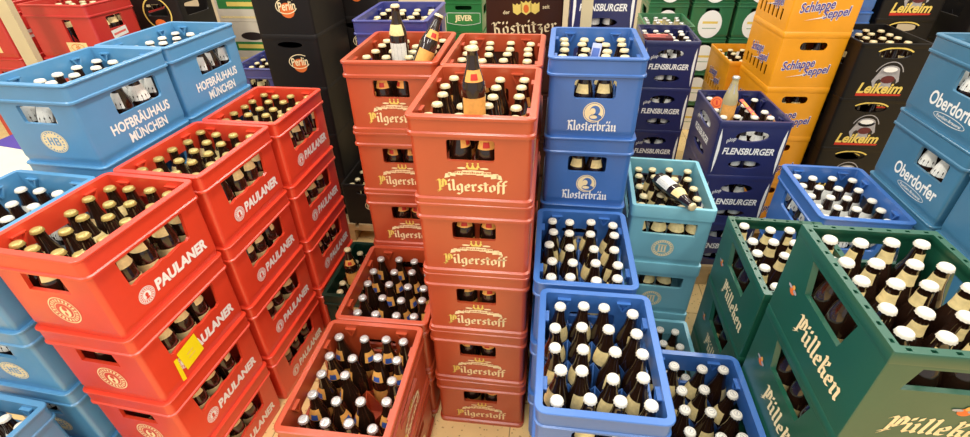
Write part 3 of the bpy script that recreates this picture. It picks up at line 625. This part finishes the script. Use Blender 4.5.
# ------------------------------------------------------------------ background stacks
def pallet(cx, cy, w, d, label):
    root = bpy.data.objects.new('wooden_pallet', None); C.objects.link(root); root.location = (cx, cy, 0); tag(root, label, 'pallet')
    n = max(3, round(w / 0.14)); pw = w / n - 0.02
    b = MB(); b.box(-pw / 2, pw / 2, -d / 2, d / 2, 0.1, 0.12); pm = b.mesh('pallet_plank', M['wood'], 0)
    for i in range(n): mesh_obj('plank', pm, root, loc=(-w / 2 + w * (i + 0.5) / n, 0, 0))
    b = MB(); b.box(-w / 2, w / 2, -0.045, 0.045, 0.078, 0.1); sm = b.mesh('pallet_stringer', M['wood'], 0)
    b = MB(); b.box(-0.05, 0.05, -0.045, 0.045, 0.0, 0.078); bm_ = b.mesh('pallet_block', M['wood'], 0)
    for y in (-d / 2 + 0.045, 0, d / 2 - 0.045):
        mesh_obj('stringer', sm, root, loc=(0, y, 0))
        for x in (-w / 2 + 0.05, 0, w / 2 - 0.05): mesh_obj('block', bm_, root, loc=(x, y, 0))
PZ = 0.12
pallet(-1.16, 2.68, 0.72, 0.96, 'wooden pallet under the black crate stacks')
S_('BK1', 'bla', -1.30, 2.50, 0, 5, PZ, True, ('front',), {}, 'black stack left of centre', 'black crate with orange disc')
S_('BK2', 'bla', -1.12, 2.93, 0, 5, PZ, True, ('front',), {}, 'rear black stack', 'black crate with orange disc')
S_('BO', 'bla', -0.995, 2.41, 0, 1, PZ, 'plain', ('front',), {}, 'on the pallet beside terracotta stacks', 'single open black crate', 'gen', short='open black crate on pallet')
S_('NV', 'nav', -0.675, 2.195, 1.0, 5, 0, True, (), {}, 'stack behind left terracotta stack', 'indigo crate', 'gen', short='indigo crate')
S_('GL', 'gol', -0.84, 1.66, 0, 1, 0, 'plain', (), {}, 'on floor between red and terracotta stacks', 'narrow dark green crate', 'gen', short='low green crate on floor')
S_('KO', 'kos', -0.167, 2.77, 0, 5, 0, None, ('front',), {}, 'stack behind the terracotta crates', 'brown crate with cream blackletter')
pallet(0.207, 2.61, 0.34, 0.44, 'small wooden pallet behind the tall blue stack')
S_('FT', 'fle', 0.207, 2.61, 0, 5, PZ, True, ('front',), {'front': 1}, 'stack behind the tall blue stack', 'navy crate with white italic lettering', 'fle', short='navy stack behind blue')
S_('JV', 'jev', -0.725, 4.15, 0, 5, 0, None, ('front',), {}, 'distant stack left of brown crates', 'green crate with lettered band')
S_('F1', 'fle', 0.633, 3.005, -0.7, 4, 0, True, ('front', 'left'), {'front': 4}, 'navy stack right of tall blue stack', 'navy crate with white lettering', 'fle', short='rear navy stack')
pallet(0.80, 2.25, 0.48, 0.44, 'small wooden pallet under the nearer navy stack')
S_('F2', 'fle', 0.858, 2.245, 1.4, 3, PZ, True, ('front', 'left'), {'front': 3, 'left': 2}, 'nearer navy stack', 'navy crate with white edge bands', 'fle', skip=((2, 4), (1, 4), (3, 3)), short='nearer navy stack')
pallet(1.52, 2.89, 1.02, 0.94, 'wooden pallet under yellow and charcoal stacks')
S_('YE', 'sep', 1.188, 2.70, 2.0, 5, PZ, None, F_L, {'front': 3, 'left': 3}, 'front yellow stack', 'yellow crate with purple script', 'gen', short='front yellow stack')
S_('Y2', 'sep', 1.13, 3.125, 1.0, 3, PZ, 'plain', F_L, {}, 'low stack behind the yellow one', 'yellow crate with purple script', 'gen', short='open yellow crate')
S_('LE', 'lei', 1.503, 2.62, 0.5, 4, PZ, 'plain', ('front',), {'front': 2}, 'front charcoal stack', 'charcoal crate with yellow lettering', 'gen', short='front charcoal stack')
S_('LE2', 'lei', 1.815, 3.15, 0, 5, PZ, 'plain', ('front',), {}, 'rear charcoal stack', 'charcoal crate with yellow lettering')
S_('LE3', 'lei', 2.20, 3.05, 0, 5, 0, 'plain', ('front',), {}, 'charcoal stack at far right', 'charcoal crate with yellow lettering')
S_('BC', 'lbl', 1.49, 3.13, 0, 5, PZ, True, (), {}, 'stack behind the front charcoal crates', 'bright blue crate')
S_('GT', 'ova', 0.70, 3.47, 0, 4, 0, 'plain', ('front',), {}, 'stack behind the rear navy stack', 'forest green crate', 'pale', short='forest green crate behind navy')
S_('GA', 'ova', 0.83, 4.25, 0, 5, 0, None, ('front',), {}, 'distant stack, left of three', 'forest green crate with white oval')
S_('GB', 'ova', 1.15, 4.25, 0, 5, 0, None, ('front',), {}, 'distant stack, middle of three', 'forest green crate with white oval')
S_('GC', 'ova', 1.47, 4.25, 0, 5, 0, None, ('front',), {}, 'distant stack, right of three', 'forest green crate with white oval')
S_('R1', 'red', -2.47, 2.385, -2.0, 5, 0, True, F_R, {'front': 1, 'right': 1}, 'front crimson stack at upper left', 'crimson crate with cream label', 'gen', short='front crimson crate')
S_('R2', 'rds', -2.54, 2.81, 0, 5, 0, True, ('front',), {'front': 1}, 'rear crimson stack at upper left', 'crimson crate with white label', 'gen', short='rear crimson crate')
S_('R0', 'red', -2.96, 2.36, -2.0, 5, 0, True, F_R, {}, 'crimson stack at left frame edge', 'crimson crate with cream label')
S_('BG', 'blg', -2.22, 2.76, 0, 5, 0, None, ('front',), {}, 'stack behind tall sky blue crates', 'black crate with gold ring')
pallet(-1.71, 2.80, 0.34, 0.44, 'small wooden pallet beside the pale cartons')
S_('NS', 'nav', -1.71, 2.80, 0, 3, PZ, True, (), {}, 'stack beside pale cartons', 'indigo crate', 'gen', short='indigo crate by cartons')

# ------------------------------------------------------------------ other things
def carton(cx, cy, z, w, d, h, label, group=None, yaw=0):
    root = bpy.data.objects.new('beer_carton', None); C.objects.link(root); root.location = (cx, cy, z); root.rotation_euler = (0, 0, R(yaw)); tag(root, label, 'carton', group)
    b = MB(); b.box(-w / 2, w / 2, -d / 2, d / 2, 0, h); mesh_obj('box', b.mesh('carton_box', M['card'], 0), root)
    f = Flat().rect(-w * 0.46, w * 0.46, h * 0.3, h * 0.52, M['greenp']).disc(0, h * 0.66, w * 0.2, h * 0.1, M['dark'], 1, 18).rect(-w * 0.3, w * 0.3, h * 0.36, h * 0.46, M['gold'], 1).rect(-w * 0.46, -w * 0.36, h * 0.56, h * 0.94, M['greenp']).rect(w * 0.36, w * 0.46, h * 0.56, h * 0.94, M['greenp']).rect(-w * 0.46, w * 0.46, h * 0.08, h * 0.13, M['papery'])
    m = Matrix(((1, 0, 0, 0), (0, 0, -1, -d / 2 - 0.0007), (0, 1, 0, 0), (0, 0, 0, 1)))
    mesh_obj('printed_front', f.mesh('carton_print'), root, m=m)
for k in range(5): carton(-1.99, 3.24, (4 - k) * 0.262, 0.4, 0.3, 0.26, 'white and green beer carton, %s, beside black stack' % ('topmost' if k == 0 else ORD[k] + ' from top'), 'pale cartons behind the sky blue crates')
for k in range(5): carton(-1.52, 3.40, (4 - k) * 0.262, 0.4, 0.3, 0.26, 'white and green beer carton, %s, behind black stack' % ('topmost' if k == 0 else ORD[k] + ' from top'), 'pale cartons behind the black crates')
def snack_box(z, label):
    root = bpy.data.objects.new('cardboard_box', None); C.objects.link(root); root.location = (-2.0, 1.45, z); root.rotation_euler = (0, 0, R(-3)); tag(root, label, 'box', 'cream boxes at the left edge')
    b = MB(); b.box(-0.27, 0.27, -0.25, 0.25, 0, 0.45); mesh_obj('box', b.mesh('snack_box', M['card'], 0), root)
    f = Flat().poly([(-0.27, 0.05), (-0.02, 0.02), (0.02, 0.14), (0.1, 0.12), (0.06, 0.24), (-0.27, 0.24)], M['violet'])
    mesh_obj('printed_star', f.mesh('violet_star'), root, m=Matrix.Translation((0, 0, 0.4505)))
snack_box(0.0, 'lower cream cardboard box left of sky blue stack'); snack_box(0.452, 'upper cream cardboard box with violet print, left of sky blue')
# posts
def post(name, p0, p1, w, d, label):
    root = bpy.data.objects.new(name, None); C.objects.link(root); root.location = p0; tag(root, label, 'post')
    v = Vector(p1) - Vector(p0); L = v.length; q = v.to_track_quat('Z', 'Y').to_matrix().to_4x4()
    b = MB(); b.box(-w / 2, w / 2, -d / 2, d / 2, 0, L, mtx=q); mesh_obj('upright', b.mesh('post_upright', M['steel'], 0), root)
    b = MB(); b.box(-w, w, -w, w, 0, 0.006); mesh_obj('foot_plate', b.mesh('post_foot', M['steel'], 0), root)
post('support_post', (0.118, 2.12, 0), (0.118, 2.12, 2.5), 0.044, 0.03, 'beige upright post behind the tall royal blue stack')
post('support_post', (-2.56, 2.10, 0), (-2.56, 2.10, 2.5), 0.075, 0.03, 'beige upright post in front of the crimson crates')
# yellow price sticker with a slip beneath
st = Flat().rect(-0.038, 0.038, -0.036, 0.04, M['yel']).rect(-0.014, 0.012, -0.012, -0.008, M['gold'], 1).rect(-0.014, 0.012, 0.004, 0.008, M['gold'], 1)
st.poly([(-0.068, -0.05), (-0.055, -0.056), (-0.043, 0.03), (-0.056, 0.032)], M['yel'])
o = mesh_obj('price_sticker', st.mesh('price_sticker'), CR_AT[('PA', 1)], m=fmat(KD['pau'], 'right', -0.052, 0.07, 0.003, 6)); o['label'] = 'yellow price sticker'
def rot_to(v): return Vector(v).to_track_quat('Z', 'Y').to_matrix().to_4x4()
def cell_pt(x, y, z): return Matrix.Translation((x, y, z))
bottle('pil', Matrix.Translation((-0.200, 1.191, 1.01 + 0.175)) @ Matrix.Rotation(R(15), 4, 'Z'), 'orange-labelled bottle standing on the others in front centre terracotta crate', None, True)
bottle('tea', Matrix.Translation((-0.548, 1.708, 1.01 + 0.175)) @ Matrix.Rotation(R(-12), 4, 'Z'), 'white-labelled bottle standing upright on others, left rear terracotta crate', None, True)
bottle('pil', Matrix.Translation((-0.475, 1.625, 1.185)) @ rot_to((0.085, 0.065, 0.195)) @ Matrix.Rotation(R(-100), 4, 'Z'), 'leaning bottle resting on others in left rear terracotta crate', None, True)
bottle('tea', Matrix.Translation((0.425, 1.705, 0.786)) @ rot_to((0.085, -0.203, 0.004)) @ Matrix.Rotation(R(180), 4, 'Z'), 'bottle with white label lying across the top turquoise crate', None, True)
bottle('pale', Matrix.Translation((0.79, 2.215, PZ + 0.516 + 0.175)), 'pale bottle standing on others in nearer navy crate', None, True)
bottle('pil', Matrix.Translation((-0.872, 1.622, 0.18)) @ Matrix.Rotation(R(20), 4, 'Z'), 'orange-labelled bottle raised above others in low green crate', None, True)
# loose paper things
def slab(name, w, d, h, m, mtx, label, cat, art):
    root = bpy.data.objects.new(name, None); C.objects.link(root); root.matrix_world = mtx; tag(root, label, cat)
    b = MB(); b.box(-w / 2, w / 2, -d / 2, d / 2, 0, h); mesh_obj('sheet' if h < 0.004 else 'box', b.mesh(name, m, 0), root)
    f = Flat().rect(-w * 0.38, w * 0.38, d * 0.1, d * 0.36, art).rect(-w * 0.38, w * 0.1, -d * 0.1, -d * 0.02, art).rect(-w * 0.38, w * 0.25, -d * 0.3, -d * 0.2, art)
    mesh_obj('print', f.mesh(name + '_print'), root, m=Matrix.Translation((0, 0, h + 0.0006)))
slab('flyer', 0.032, 0.12, 0.002, M['flyer'], Matrix.Translation((0.132, 1.69, 1.235)) @ Matrix.Rotation(R(-20), 4, 'Z') @ Matrix.Rotation(R(58), 4, 'X'), 'pale leaflet stuck between bottles of the tall royal blue stack', 'flyer', M['bluep'])
slab('small_box', 0.15, 0.1, 0.03, M['greyred'], Matrix.Translation((0.56, 2.89, 4 * 0.258 - 0.022)), 'dark red small box on bottles of rear navy stack', 'box', M['pink'])
slab('pink_card', 0.022, 0.12, 0.003, M['pink'], Matrix.Translation((0.89, 2.24, PZ + 0.776 - 0.02)) @ Matrix.Rotation(R(35), 4, 'Z') @ Matrix.Rotation(R(28), 4, 'X'), 'pink card strip between bottles in nearer navy crate', 'card', M['papero'])
for k, (x, y) in enumerate(((0.76, 2.29), (0.83, 2.31))):
    root = bpy.data.objects.new('round_tag', None); C.objects.link(root); root.matrix_world = Matrix.Translation((x, y, PZ + 0.765)) @ Matrix.Rotation(R(60), 4, 'X')
    tag(root, ('left' if k == 0 else 'right') + ' round orange tag among bottles in nearer navy crate', 'tag', 'orange tags')
    V, F = lathe([(0.0, 0.0), (0.028, 0.0), (0.028, 0.002), (0.0, 0.002)], 20); mesh_obj('disc', fin('tag_disc', V, F, M['orange' if k == 0 else 'papero']), root)
    mesh_obj('print', Flat().ring(0, 0, 0.02, 0.02, 0.003, M['redp']).rect(-0.004, 0.004, -0.01, 0.01, M['redp']).mesh('tag_print'), root, m=Matrix.Translation((0, 0, 0.0026)))

# ------------------------------------------------------------------ bottles: the 300 that show largest singly, all others as one mass
bpy.context.view_layer.update(); dg = bpy.context.evaluated_depsgraph_get(); eye = cam.matrix_world.translation
CI = cam.matrix_world.inverted()
def show(mtx):
    n = 0
    for p in ((0, 0, 0.222), (0.012, 0, 0.205), (-0.012, 0, 0.205), (0.02, 0, 0.155), (-0.02, 0, 0.155), (0, -0.03, 0.11), (0, -0.03, 0.06), (0.03, 0, 0.09), (-0.03, 0, 0.09)):
        q = mtx @ Vector(p); c = CI @ q
        if c.z > -0.1 or abs(c.x / c.z) > 485 / 483.1 or abs(c.y / c.z) > 218.5 / 483.1: continue
        d = (q - eye); L = d.length; hit, loc, *_ = sc.ray_cast(dg, eye, d.normalized(), distance=L - 0.004)
        if not hit: n += 1
    return n / (mtx.translation - eye).length ** 2
rank = sorted(range(len(BOT)), key=lambda i: -(1e6 if BOT[i][4] else show(BOT[i][1])))
keep = set(rank[:300])
for i in sorted(keep): make_bottle(*BOT[i][:4])
mass = MB(); mm = []
def add_mass(me, mtx):
    m = me.materials; base = len(mass.v); mass.v += [tuple(mtx @ v.co) for v in me.vertices]
    for p in me.polygons:
        mt = m[p.material_index]
        if mt not in mm: mm.append(mt)
        mass.f.append(tuple(base + v for v in p.vertices)); mass.mi.append(mm.index(mt))
for i in range(len(BOT)):
    if i in keep: continue
    g, parts = BK[BOT[i][0]]; add_mass(g, BOT[i][1])
    for _, me, _p in parts: add_mass(me, BOT[i][1])
me = bpy.data.meshes.new('bottle_mass'); me.from_pydata(mass.v, [], mass.f)
for m_ in mm: me.materials.append(m_)
me.polygons.foreach_set('material_index', mass.mi); me.polygons.foreach_set('use_smooth', [True] * len(me.polygons)); me.set_sharp_from_angle(angle=R(50)); me.update()
o = mesh_obj('beer_bottles', me); o['kind'] = 'stuff'; tag(o, 'remaining brown beer bottles deep inside the farther and lower crates', 'bottles')
print('bottles', len(BOT), 'mass tris', len(mass.f))
